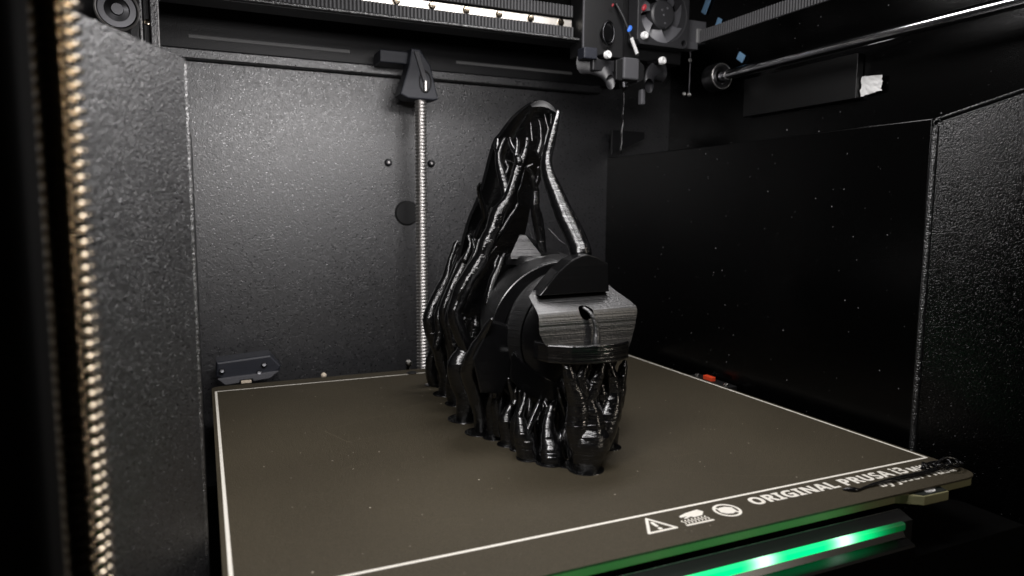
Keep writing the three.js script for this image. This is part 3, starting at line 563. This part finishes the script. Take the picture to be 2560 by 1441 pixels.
// ---------- the printed model ----------
const TREES = [
  [[-22.4,-11.3,8.0], [[[-22.6,1.5,-11.0,4.35], [-22.2,10.9,-10.2,4.87], [-25.6,19.1,-9.5,5.36], [-26.6,25.4,-8.8,5.33], [-23.8,31.6,-8.0,4.26], [-23.3,33.9,-7.2,3.54], [-26.6,41.0,-6.5,3.51], [-29.3,49.3,-5.8,3.31], [-27.5,56.3,-5.0,3.30], [-25.9,61.0,-4.2,3.46], [-22.1,67.6,-3.5,3.29], [-17.8,74.5,-2.8,3.12], [-16.1,79.7,-2.0,3.29], [-13.4,85.7,-1.2,3.29], [-11.3,93.1,-0.5,3.11], [-7.3,98.7,0.2,2.42], [-4.5,106.4,1.0,2.42], [-2.7,113.7,1.8,2.24], [-0.8,117.8,2.5,1.89], [0,121.5,3.2,1.37], [0,124.2,4.0,1.03]],
    [[-3.2,114.8,3.0,1.88], [-3.9,119.2,0.7,1.55], [-4.8,122.7,-1.7,1.21], [-4.5,125.2,-4.0,1.04]],
    [[-4.6,117.6,3.0,1.37], [-2.9,121.6,0.5,1.21], [-2.0,124.8,-2.0,1.04]],
    [[-6.8,98.7,-1.0,2.26], [-7.6,104.7,-1.8,2.08], [-9.2,111.0,-2.7,1.90], [-9.8,115.0,-3.5,1.73], [-9.5,118.5,-4.3,1.56], [-7.8,122.5,-5.2,1.39], [-5.9,125.1,-6.0,1.05]],
    [[-9.0,116.8,-4.0,1.21], [-9.7,121.2,-6.0,1.22], [-8.7,124.5,-8.0,1.05]],
    [[-7.6,109.0,-2.0,1.04], [-5.9,112.8,-2.3,0.87], [-6.9,115.2,-2.7,0.87], [-3.0,114.3,-3.0,0.70]],
    [[-16.3,74.2,-6.0,2.63], [-10.3,83.0,-5.0,2.11], [-4.7,90.9,-4.0,1.76], [-1.7,95.3,-3.0,1.58], [-1.2,97.9,-2.0,1.05], [-2.2,100.5,-1.0,0.52], [-0.8,105.7,0.0,0.52], [0.4,112.5,1.0,0.52], [0.4,116.7,2.0,0.52]],
    [[-21.6,65.6,-6.0,2.10], [-14.9,72.8,-6.7,1.59], [-12.0,75.5,-7.3,0.89], [-9.0,77.9,-8.0,0.53]]]],
  [[-23.8,9.3,6.1], [[[-21.6,0.0,7.0,3.27], [-22.9,7.3,9.7,3.57], [-25.4,15.2,12.3,3.69], [-28.6,22.1,15.0,3.47], [-31.7,28.9,17.7,3.25], [-31.5,34.0,20.3,3.22], [-30.4,39.3,23.0,2.71], [-28.9,44.0,25.7,1.90], [-28.1,48.1,28.3,1.56], [-27.0,52.2,31.0,0.93]]]],
  [[-17.3,-55.8,6.2], [[[-16.4,0.9,-56.0,4.13], [-15.6,9.4,-55.7,4.73], [-17.4,15.9,-55.3,4.50], [-20.4,24.9,-55.0,4.07], [-24.3,33.0,-54.7,3.63], [-25.8,39.3,-54.3,3.41], [-23.8,46.3,-54.0,3.21], [-19.9,54.3,-53.7,2.81], [-17.0,61.3,-53.3,2.21], [-15.4,68.3,-53.0,1.60], [-13.6,73.3,-52.7,1.40], [-11.8,77.9,-52.3,1.20], [-10.7,76.9,-52.0,1.00]],
    [[-16.4,61.2,-54.0,2.01], [-13.5,68.2,-53.7,1.61], [-11.3,74.2,-53.3,1.21], [-10.7,77.7,-53.0,1.01]]]],
  [[-18.3,-75.9,3.5], [[[-17.1,0.6,-74.0,3.02], [-19.5,7.2,-72.0,3.20], [-19.6,15.2,-70.0,3.18], [-18.0,21.9,-68.0,2.95], [-17.7,26.5,-66.0,2.51]]]],
  [[-17.6,-36.4,5.9], [[[-17.5,1.0,-38.0,3.93], [-18.4,9.6,-37.7,4.31], [-18.0,18.6,-37.5,3.90], [-19.7,27.7,-37.2,2.91], [-21.6,35.7,-36.9,2.51], [-23.9,43.7,-36.7,2.49], [-23.6,48.6,-36.4,2.49], [-20.8,55.2,-36.1,2.49], [-17.3,62.8,-35.9,2.49], [-14.1,69.5,-35.6,2.30], [-10.5,76.2,-35.3,2.11], [-7.8,81.9,-35.1,1.92], [-5.6,87.6,-34.8,1.54], [-3.9,92.4,-34.5,1.15], [-1.9,97.2,-34.3,0.96], [-0.8,100.6,-34.0,0.58]],
    [[-11.3,82.2,-26.0,1.68], [-9.7,88.6,-23.0,1.48], [-9.3,90.7,-20.0,1.47], [-11.7,96.6,-17.0,1.45], [-14.4,101.4,-14.0,1.43], [-16.1,104.3,-11.0,1.23], [-16.7,105.4,-8.0,0.87]],
    [[-1.6,98.2,-33.0,0.77], [0.0,100.1,-32.5,0.67], [0.9,101.6,-32.0,0.57]],
    [[-14.7,70.6,-33.0,1.71], [-11.7,77.8,-33.3,1.33], [-12.4,81.6,-33.7,0.95], [-11.4,82.9,-34.0,0.57]]]],
  [null, [[[9.3,73.3,4.0,1.41], [7.0,79.7,4.9,2.10], [5.1,87.6,5.8,2.43], [3.6,92.7,6.7,2.24], [2.4,97.0,7.6,2.06], [1.9,103.8,8.4,1.70], [0.6,106.7,9.3,1.52], [-0.9,110.0,10.2,1.01], [-3.1,111.9,11.1,0.84], [-1.1,113.2,12.0,0.67]],
    [[1.6,104.6,9.0,1.36], [2.6,107.6,10.0,1.19], [2.4,110.4,11.0,0.84], [1.7,112.0,12.0,0.67]]]],
  [null, [[[5.8,78.0,42.0,4.35], [5.5,82.1,39.5,4.22], [4.5,86.7,37.0,4.08], [3.1,91.4,34.5,3.94], [1.6,96.9,32.0,3.48], [0.3,102.4,29.5,3.18], [-1.0,108.0,27.0,2.71], [-0.8,112.5,24.5,2.41], [1.1,117.8,22.0,2.11], [3.9,123.8,19.5,1.96], [6.6,129.5,17.0,1.65], [9.1,134.3,14.5,1.17], [10.6,135.7,12.0,0.84]]]],
  [null, [[[5.4,116.6,6.0,0.86], [4.6,119.2,5.6,1.37], [5.7,122.3,5.2,1.72], [6.2,126.9,4.8,1.03], [6.0,130.8,4.4,0.69], [5.6,132.8,4.0,0.51]],
    [[5.3,117.0,8.0,1.02], [6.5,120.4,7.8,1.19], [7.5,125.0,7.6,1.02], [8.5,128.4,7.4,0.85], [7.6,131.8,7.2,0.68], [6.9,134.6,7.0,0.51]],
    [[2.9,124.0,3.0,0.69], [2.7,127.8,2.5,0.69], [2.7,131.6,2.0,0.52]],
    [[8.5,130.3,10.0,0.68], [8.4,133.1,10.5,0.68], [7.9,135.3,11.0,0.51]]]],
  [[-3.1,64.2,6.7], [[[-2.5,0.7,63.0,5.61], [-2.3,4.6,63.0,6.92], [-1.7,9.1,63.0,7.91], [-1.1,12.8,63.0,7.57], [-0.9,16.5,63.0,5.91], [-1.3,21.1,63.0,4.60], [-2.4,25.7,63.0,3.27]],
    [[-4.8,9.5,63.0,4.87], [-5.9,15.6,63.0,4.85], [-5.8,21.6,63.0,4.39], [-6.9,26.9,63.0,3.50], [-8.8,31.6,63.0,2.84], [-9.9,35.3,63.0,2.60], [-10.9,38.6,63.0,1.96], [-12.2,40.2,63.0,1.08]],
    [[-3.4,24.3,63.0,3.09], [-1.6,28.0,63.5,3.09], [-0.3,31.7,64.0,2.63], [1.3,36.1,64.5,2.19], [2.8,39.3,65.0,1.10]],
    [[-3.4,25.8,63.0,2.63], [-4.5,30.5,63.5,2.85], [-5.8,34.4,64.0,2.17], [-4.6,38.4,64.5,1.74], [-3.6,40.3,65.0,1.09]],
    [[2.6,8.2,62.0,4.95], [5.3,14.0,62.0,5.40], [7.2,18.3,62.0,4.96], [8.8,23.5,62.0,4.05], [9.2,28.0,62.0,3.16], [8.2,32.7,62.0,2.69], [7.1,36.6,62.0,2.03], [6.4,38.7,62.0,1.12]],
    [[7.7,14.6,60.0,4.09], [10.9,20.4,60.0,3.41], [12.9,25.6,60.0,2.52], [13.8,30.9,60.0,2.07], [14.7,35.5,60.0,1.60], [15.3,37.7,60.0,0.90]],
    [[1.3,13.9,60.0,4.96], [3.6,19.7,60.0,4.06], [4.8,25.7,60.0,3.16], [3.6,31.9,60.0,2.48], [2.2,35.8,60.0,1.79], [1.1,38.8,60.0,1.12]]]],
  [[-11.6,52.6,6.0], [[[-10.6,0.8,52.0,5.50], [-10.7,4.9,51.0,5.12], [-11.2,8.6,50.0,3.55], [-11.1,12.1,49.0,2.57], [-10.2,15.7,48.0,2.18], [-8.7,18.8,47.0,1.99], [-6.8,20.6,46.0,1.20]],
    [[-9.2,17.6,47.0,1.59], [-10.0,19.3,46.0,1.40], [-10.6,21.0,45.0,0.80]],
    [[-7.7,1.8,50.0,3.58], [-4.2,7.8,48.0,2.21], [-2.1,11.0,46.0,1.82], [-2.0,14.4,44.0,1.42], [-2.0,18.4,42.0,1.02]]]],
  [[-17.4,45.5,4.9], [[[-17.0,1.0,45.0,4.97], [-18.2,5.6,44.3,4.55], [-19.3,9.2,43.6,3.72], [-19.5,12.9,42.9,2.70], [-19.7,15.9,42.1,1.87], [-18.1,19.5,41.4,1.46], [-17.1,22.3,40.7,1.05], [-16.8,23.7,40.0,0.63]],
    [[-18.6,8.4,45.0,2.06], [-16.3,12.6,44.2,1.65], [-13.9,16.4,43.5,1.66], [-12.0,19.3,42.8,1.47], [-11.2,20.8,42.0,0.84]],
    [[-15.9,15.4,42.0,1.05], [-15.3,18.3,41.0,1.25], [-14.7,21.1,40.0,0.84]]]],
  [[-18.8,28.0,4.2], [[[-16.6,0.3,27.0,4.24], [-17.7,5.2,27.1,4.01], [-18.9,9.2,27.3,3.36], [-18.3,13.3,27.4,2.31], [-15.9,17.2,27.6,1.89], [-16.3,21.5,27.7,1.68], [-17.5,24.6,27.9,1.46], [-18.3,27.0,28.0,0.83]],
    [[-17.0,17.2,30.0,1.46], [-15.9,18.7,30.0,1.25], [-16.3,21.2,30.0,1.04], [-15.6,23.6,30.0,0.62]]]],
  [[17.6,47.0,4.8], [[[18.9,0,44.0,3.57], [18.0,5.8,45.2,4.19], [16.1,11.3,46.4,4.15], [14.7,18.3,47.6,3.80], [13.0,26.9,48.8,3.45], [12.4,34.3,50.0,2.49]]]],
  [[-6.8,57.4,4.5], [[[-2.4,-2.0,50.0,3.09], [-2.9,2.5,49.3,3.09], [-3.6,7.2,48.7,2.62], [-2.0,12.3,48.0,2.32], [-2.7,17.0,47.3,2.16], [-4.2,21.7,46.7,1.70], [-5.0,25.6,46.0,1.08]],
    [[-3.4,14.6,50.0,1.53], [-1.4,19.1,50.0,1.53], [-1.9,24.7,50.0,1.22], [-3.4,30.3,50.0,0.91]]]],
  [[-9.4,37.2,3.8], [[[-8.7,0.4,36.0,2.88], [-8.0,4.6,36.0,2.88], [-9.1,9.7,36.0,2.39], [-8.1,13.7,36.0,2.07], [-6.0,17.2,36.0,1.44], [-5.3,19.1,36.0,0.80]]]],
  [[-17.1,34.9,3.5], [[[-16.5,0.5,34.0,2.71], [-17.3,5.2,34.0,2.70], [-17.7,10.2,34.0,2.22], [-16.3,14.9,34.0,1.74], [-15.7,18.9,34.0,1.27], [-16.0,23.0,34.0,0.79]]]],
  [[-16.2,13.6,4.1], [[[-19.8,3.9,22.0,2.96], [-19.5,8.6,22.0,3.12], [-20.6,14.6,22.0,2.62], [-19.2,19.5,22.0,1.96], [-17.4,23.5,22.0,1.31]],
    [[-20.2,15.4,22.0,1.31], [-21.5,19.7,21.7,1.31], [-21.7,23.8,21.3,0.98], [-20.6,27.8,21.0,0.65]]]],
  [null, [[[-26.9,27.7,-40.0,1.74], [-25.2,35.4,-40.3,2.13], [-25.5,43.2,-40.6,2.13], [-22.9,50.9,-40.9,1.94], [-19.9,57.6,-41.1,1.75], [-16.5,65.8,-41.4,1.56], [-13.9,72.0,-41.7,1.36], [-11.8,77.8,-42.0,0.98]],
    [[-19.5,59.4,-40.0,1.35], [-16.6,62.4,-40.0,1.36], [-12.9,69.1,-40.0,1.17], [-10.4,74.0,-40.0,0.78]]]],
  [null, [[[-23.8,30.8,-22.0,1.85], [-25.2,37.4,-22.5,2.03], [-26.1,43.9,-23.0,2.02], [-24.4,50.3,-23.5,2.03], [-21.1,56.9,-24.0,1.85], [-18.2,62.7,-24.5,1.67], [-14.8,69.3,-25.0,1.49], [-11.8,75.2,-25.5,1.31], [-10.1,80.4,-26.0,0.94]],
    [[-14.0,69.6,-26.0,1.12], [-11.9,75.6,-27.5,0.94], [-12.1,80.3,-29.0,0.75]]]],
  [null, [[[-11.2,73.5,-16.0,1.46], [-8.9,81.5,-17.0,1.46], [-6.5,88.0,-18.0,1.28], [-3.3,93.4,-19.0,1.10], [-0.9,98.1,-20.0,0.74]],
    [[-6.5,86.1,-20.0,0.92], [-6.5,90.6,-23.0,0.93], [-4.1,95.3,-26.0,0.56]]]],
  [null, [[[-15.6,53.5,-2.0,1.22], [-14.7,57.8,-2.4,1.58], [-12.7,63.8,-2.8,1.75], [-9.9,68.7,-3.2,1.58], [-8.2,72.8,-3.6,1.23], [-6.9,74.9,-4.0,0.71]],
    [[-10.7,66.5,-4.0,1.06], [-10.6,70.7,-5.0,0.88], [-8.7,74.1,-6.0,0.53]]]],
  [[-20.1,17.7,5.0], [[[-18.6,0,14.0,3.72], [-18.3,6.2,14.0,4.05], [-19.7,13.3,14.0,3.70], [-18.7,20.0,14.0,3.36], [-17.1,26.8,14.0,2.69]],
    [[-18.5,9.1,18.0,1.33], [-17.8,14.1,18.0,1.17], [-19.2,17.7,18.0,0.83]]]],
  [[-12.4,-11.1,5.5], [[[-12.0,1.1,-12.0,4.42], [-13.4,9.8,-11.0,5.12], [-12.3,19.2,-10.0,5.10], [-11.9,28.7,-9.0,4.71], [-10.4,36.1,-8.0,3.61]]]],
  [[-11.2,-32.3,5.9], [[[-12.1,2.1,-30.0,4.26], [-11.6,11.0,-29.0,5.01], [-11.6,21.0,-28.0,4.98], [-13.2,31.1,-27.0,4.56], [-12.4,40.8,-26.0,3.78]]]],
  [[-1.7,15.6,5.2], [[[1.0,-0.8,10.0,4.22], [1.4,6.6,11.0,4.55], [-0.2,14.2,12.0,4.17]]]],
  [[5.1,35.4,5.6], [[[5.9,0.6,34.0,4.28], [6.3,7.5,34.7,4.59], [4.9,15.3,35.3,4.23], [4.0,23.1,36.0,3.55]]]],
  [[-10.2,-52.6,5.7], [[[-10.4,1.2,-52.0,3.62], [-11.6,10.0,-52.0,4.50], [-8.6,21.0,-52.0,4.05], [-12.5,30.6,-52.0,3.13], [-14.2,38.1,-52.0,2.00]]]],
  [[-8.8,-22.5,5.7], [[[-9.0,1.2,-22.0,3.65], [-10.3,8.8,-22.0,4.55], [-7.4,18.4,-22.0,4.09], [-11.1,26.9,-22.0,3.16], [-12.7,33.5,-22.0,2.02]]]],
  [[-7.2,-4.5,5.4], [[[-7.4,1.2,-4.0,3.48], [-8.6,7.5,-4.0,4.33], [-5.9,15.5,-4.0,3.90], [-9.5,22.8,-4.0,3.01], [-11.1,28.4,-4.0,1.93]]]],
  [[-5.6,7.6,4.8], [[[-5.8,1.1,8.0,3.08], [-7.0,5.9,8.0,3.84], [-4.4,12.1,8.0,3.46], [-7.9,17.8,8.0,2.68], [-9.4,22.2,8.0,1.71]]]],
  [[-3.7,23.6,4.6], [[[-3.9,1.1,24.0,2.95], [-5.0,4.9,24.0,3.67], [-2.5,9.7,24.0,3.31], [-5.9,14.4,24.0,2.56], [-7.4,17.9,24.0,1.64]]]],
  [[3.6,-8.4,5.6], [[[3.4,1.2,-8.0,3.57], [2.1,5.8,-8.0,4.44], [4.9,11.7,-8.0,4.01], [1.2,17.3,-8.0,3.10], [-0.4,21.6,-8.0,1.98]]]],
  [[4.0,19.6,5.1], [[[3.8,1.1,20.0,3.29], [2.6,4.5,20.0,4.10], [5.2,8.9,20.0,3.70], [1.7,13.3,20.0,2.86], [0.1,16.6,20.0,1.83]]]],
  [[9.8,33.6,5.0], [[[9.6,1.1,34.0,3.17], [8.4,5.7,34.0,3.95], [10.9,11.5,34.0,3.56], [7.4,16.9,34.0,2.75], [5.9,21.1,34.0,1.76]]]],
  [[17.5,33.6,5.0], [[[17.2,1.1,34.0,3.21], [16.0,6.1,34.0,4.00], [18.5,12.5,34.0,3.60], [14.9,18.4,34.0,2.78], [13.3,23.0,34.0,1.78]]]],
  [[-12.8,-70.5,4.8], [[[-13.0,1.3,-70.0,3.09], [-14.3,7.1,-70.0,3.85], [-11.1,14.6,-70.0,3.47], [-15.1,21.5,-70.0,2.68], [-16.9,26.8,-70.0,1.72]]]],
  [[-5.1,-48.5,5.6], [[[-5.3,1.2,-48.0,3.60], [-6.6,10.4,-48.0,4.48], [-3.6,22.0,-48.0,4.03], [-7.5,32.1,-48.0,3.11], [-9.2,39.9,-48.0,1.99]]]],
  [[-0.1,-28.5,5.9], [[[-0.3,1.2,-28.0,3.75], [-1.6,9.0,-28.0,4.67], [1.3,18.9,-28.0,4.20], [-2.6,27.6,-28.0,3.25], [-4.2,34.3,-28.0,2.08]]]],
];
const SHELL = [[3.8,140.5,7.0,4.5,140.4,8.0], [1.3,138.9,4.0,9.7,135.4,13.0], [-3.3,134.2,-1.0,11.1,129.7,8.0], [-7.3,127.3,-6.0,11.4,122.7,3.0], [-9.4,122.8,-9.0,10.5,116.5,-2.0], [-10.5,106.9,-18.0,10.8,105.9,-10.0], [-11.8,98.9,-22.0,10.6,95.4,-14.0], [-13.7,89.6,-28.0,10.8,85.1,-19.0], [-14.7,79.1,-34.0,9.6,73.6,-23.0], [-16.3,62.3,-41.0,6.1,57.9,-28.0], [-18.3,48.1,-46.0,0.5,41.6,-28.0], [-19.1,31.8,-48.0,-2.0,25.4,-32.0], [-19.2,19.6,-48.0,-3.2,11.1,-34.0]];
{
  const o = [0, 0, 5], [root, add] = thing('printed_model', 'tall glossy black printed model standing on the sheet among its tree supports', 'printed model', o);
  // curved outer shell, hollow towards the camera
  const inner = SHELL.map(([x0, y0, z0, x1, y1, z1]) => Array.from({ length: 17 }, (_, j) => { const t = j / 16, w = Math.hypot(x1 - x0, z1 - z0); return [x0 + (x1 - x0) * t, y0 + (y1 - y0) * t, z0 + (z1 - z0) * t - Math.sin(Math.PI * t) * w * 0.34]; }));
  const smooth = [];
  for (let i = 0; i < inner.length - 1; i++) for (let s = 0; s < 4; s++) smooth.push(inner[i].map((q, j) => {
    const a = inner[Math.max(0, i - 1)][j], b = q, c = inner[i + 1][j], d = inner[Math.min(inner.length - 1, i + 2)][j], t = s / 4;
    return [0, 1, 2].map((k) => 0.5 * (2 * b[k] + (c[k] - a[k]) * t + (2 * a[k] - 5 * b[k] + 4 * c[k] - d[k]) * t * t + (3 * b[k] - a[k] - 3 * c[k] + d[k]) * t * t * t));
  }));
  const outer = smooth.map((row) => row.map(([x, y, z], j) => [x + (j / 16 - 0.5) * 0.8, y + 0.5, z - 2.6]));
  const edge = (k) => grid(smooth.map((row, i) => [row[k], outer[i][k]]));
  add('shell', [grid(smooth), grid(outer), edge(0), edge(16), grid([smooth[0], outer[0]])], M.print);
  add('tip_cap', grid([[[0.9, 138.8, 5.0], [2.4, 140.1, 6.0], [4.2, 140.6, 7.0], [6.0, 140.4, 8.0], [7.7, 139.5, 9.0], [9.3, 138.0, 10.0], [11.0, 135.3, 11.0]], [[-1.3, 137.6, 10.5], [0.3, 138.3, 11.2], [2.2, 138.6, 11.9], [3.9, 138.5, 12.6], [5.6, 137.8, 13.3], [7.3, 136.6, 14.0], [8.9, 134.8, 14.7]], [[-1.5, 136.7, 12.0], [0.0, 136.9, 12.6], [1.9, 137.0, 13.2], [3.5, 136.8, 13.8], [5.0, 136.4, 14.4], [6.8, 135.4, 15.0], [8.4, 134.3, 15.6]]]), phys(0.003, 0.003, 0.0033, 0.55, { specularIntensity: 0.5 }));
  // barrel with its rings, facing the front
  const c = [5.2, 41.6, 0], d = [7.4, 43.2, 0];
  add('barrel', skew(26, 0.36, lathe([[0.01, -62], [24, -62], [30, -54], [33.2, -36], [33.6, 4], [33.2, 12], [32.4, 20], [31.8, 25.2], [31.4, 26]], [c[0], c[1], 0], [0, 0, 1], 96)), M.printSemi);
  add('front_face', lathe([[31.4, 26], [31, 26.3], [26, 26.3]], [c[0], c[1], 0], [0, 0, 1], 96), M.printFlat);
  add('inner_ring', lathe([[26.8, 20], [26.8, 27.4], [26.4, 28], [23.4, 33], [23, 33], [22.4, 31], [22.4, 26]], [d[0], d[1], 0], [0, 0, 1], 96), M.printSemi);
  add('front_disc', lathe([[0.01, 35], [18, 35], [22.2, 32.4], [22.2, 20]], [d[0], d[1], 0], [0, 0, 1], 80), M.printFlat);
  add('lower_collar', skew(34, 0.55, extrude([[-20.4, 28.2], [-14.3, 22], [-7, 18.6], [1, 17.1], [4, 17.6], [3.6, 25.4], [-0.5, 26], [-5, 27.7], [-9.1, 30.1], [-14.8, 34.2], [-19.1, 38.9], [-20.2, 38]].reverse(), 18, 34, 0.5)), M.printFlat);
  add('bracket_facet', skew(30, 0.3, extrude([[-16.4, 45.4], [-15.9, 38], [-17.4, 27.6], [-18.6, 27.8], [-17.4, 44]].reverse(), 24, 29, 0.3)), M.printSemi);
  add('side_bracket', skew(28, 0.5, extrude([[-26.2, 51.3], [-22.2, 50.1], [-19.3, 48.9], [-16.5, 45.1], [-17.7, 27.4], [-21.2, 21.2], [-30.6, 22.2], [-34, 36.1]].reverse(), 16, 28, 0.9)), M.printFlat);
  // hood ridge on the barrel
  const ring = (y, pts) => [...pts, pts[0]].map(([x, z]) => [x, y, z]);
  const hoodRows = [ring(83.6, [[-1.6, 1.6], [0.4, 2.2], [1.4, 0], [0, -2]]), ring(83.2, [[-2.2, 2], [0.6, 3], [2.2, 0], [0, -3.4]]), ring(75.4, [[-6.8, 3.4], [5, 8.6], [17.5, 2], [6, -12]]), ring(73.4, [[-7, 3.5], [5.1, 8.8], [18, 2], [6, -12.4]])];
  add('hood', toCreasedNormals(grid(hoodRows).toNonIndexed(), 0.45), M.printSemi);
  add('hood_step', lathe([[0.01, 1.0], [12.2, 1.0], [13, 0.4], [13.2, -3]], [7, 73.6, -2], [0, 1, 0], 48), M.printSemi);
  // arched plate
  const arch = [[-16.9, 63.2], [-13.6, 67.2], [-9, 72], [-4, 75.8], [0, 77.5], [3, 78], [7, 77], [12.2, 74.4], [12.9, 63.6]].reverse();
  add('arched_plate', skew(52, 0.2, extrude(arch, 40, 52, 0.5)), M.printFlat);
  // sloping slab with a drilled hole
  const left = [[64.2, 44, -15.8], [62.6, 47.5, -19], [59.4, 56.2, -20.6], [57.8, 59.4, -21], [56.4, 60.2, -21], [54, 60.4, -21], [51, 60.5, -20.9], [48, 60.6, -19.4], [45, 60.6, -17], [42.5, 60.4, -13]];
  const right = [17.6, 18.3, 19.6, 20.1, 20.2, 19.8, 19.2, 18.4, 17.6, 16.8];
  const front = left.map(([y, z, x], i) => Array.from({ length: 25 }, (_, j) => [x + (right[i] - x) * j / 24, y - j / 24 * -0.8, z]));
  const back = front.map((row) => row.map(([x, y, z], j) => [x + 14 * (1 - j / 24), y, 34]));
  const side = (k) => grid(front.map((row, i) => [row[k], back[i][k]]));
  const closed = mergeGeometries([grid(front), grid(back.map((r) => [...r].reverse())), grid(back.map((r, i) => [r[0], front[i][0]])), side(24), grid([back[0], front[0]]), grid([front[9], back[9]])].map(prep));
  const slabGeo = toCreasedNormals(closed, 0.5);
  const A = new Brush(slabGeo), B = new Brush(prep(new THREE.CylinderGeometry(2.9, 2.9, 16, 28).rotateX(Math.PI / 2 - 0.3).translate(-1.6, 57, 58)));
  A.updateMatrixWorld(); B.updateMatrixWorld();
  const ev = new Evaluator(); ev.attributes = ['position', 'normal', 'uv'];
  let cut = slabGeo;
  try { cut = ev.evaluate(A, B, SUBTRACTION).geometry; } catch (e) { console.log('csg', e.message); }
  add('slab', cut, M.printSlab);
  // lip under the slab
  const lipShape = new THREE.Shape(); lipShape.moveTo(-19, -56); lipShape.lineTo(-17.6, -61); lipShape.lineTo(-11, -66.5); lipShape.quadraticCurveTo(0, -70.4, 9, -67.6); lipShape.lineTo(13.6, -65); lipShape.lineTo(17, -58); lipShape.lineTo(17, -52); lipShape.lineTo(-19, -52); lipShape.closePath();
  add('lip', new THREE.ExtrudeGeometry(lipShape, { depth: 5.8, bevelEnabled: true, bevelThickness: 0.4, bevelSize: 0.4, bevelOffset: -0.4, bevelSegments: 2, curveSegments: 16 }).rotateX(-Math.PI / 2).translate(0, 40.6, 0), M.print);
  add('bent_strip', organic([[-2.6, 59, 59.5, 0.6], [-1.4, 57.8, 61.6, 0.7], [0, 54.9, 62.8, 0.85], [0.9, 51.4, 63, 1.05], [0.6, 47.4, 63.4, 1.3], [0.4, 45.6, 63.4, 1.4]], 12, 0.05), M.printSlab);
  // tree supports, each with its round foot
  for (const [disc, tubes] of TREES) {
    const at = disc ? [disc[0], 0, disc[1]] : [tubes[0][0][0], tubes[0][0][1], tubes[0][0][2]];
    const t = add('support_tree', tubes.map((p) => (p[0][3] > 3.6 && p.length > 10 && !disc ? organic(p, 28, 0.012, 1.3) : organic(p, 20, 0.05, 1.0, 0.085))), M.print, root, at);
    t.userData.o = at;
    if (disc) { const d = mesh('foot_disc', lathe([[0.01, 0.42], [disc[2] - 0.3, 0.42], [disc[2], 0.3], [disc[2] + 0.05, 0.02]], [0, 0, 0], [0, 1, 0], 48), M.print, t); }
  }
  // fine hairs of stringing
  add('stringing', [organic([[10.5, 92.5, -18, 0.14], [11.4, 85, -16, 0.12], [12.6, 78, -13, 0.16]], 6, 0.1), organic([[17, 86, -8, 0.12], [21, 80, -2, 0.1], [23.5, 78.4, 2, 0.1]], 6, 0.1), organic([[-6, 93.4, -12, 0.16], [-1, 95, -12, 0.1]], 6, 0.1)], M.print);
}

// ---------- lamps outside the picture ----------
{
  const em = (c, s) => { const m = std(0.8, 0.8, 0.8, 0.6); m.emissive.setRGB(...c); m.emissiveIntensity = s; return m; };
  const lamp = (name, label, L, color, glow, depth) => {
    const [o] = thing(name, label, 'lamp', L.at), look = new THREE.Object3D();
    look.position.copy(o.position); look.lookAt(L.to[0] * U, L.to[1] * U, L.to[2] * U); o.quaternion.copy(look.quaternion);
    mesh('housing', box(-L.w / 2 - 2, -L.h / 2 - 2, -depth - 3, L.w / 2 + 2, L.h / 2 + 2, -depth, 1), M.deep, o);
    mesh('lamp_diffuser', box(-L.w / 2, -L.h / 2, -depth, L.w / 2, L.h / 2, -1, 0.2), em(color, glow), o);
  };
  lamp('chamber_lamp', 'white light panel along the top front of the printer chamber', LAMP, [1, 0.97, 0.97], 3, 3);
  lamp('chamber_lamp', 'white light panel along the top left side of the chamber', STRIP, [1, 0.97, 0.97], 3, 3);
  lamp('chamber_lamp', 'white light panel under the roof of the chamber', TOP, [1, 0.97, 0.97], 3, 3);
  lamp('room_lamp', 'warm square lamp in the room before the printer', ROOM, [1, 0.86, 0.66], 2, 12);
}

scene.traverse((o) => { if (o.isLight) o.castShadow = !o.isRectAreaLight; });
renderer.render(scene, camera);
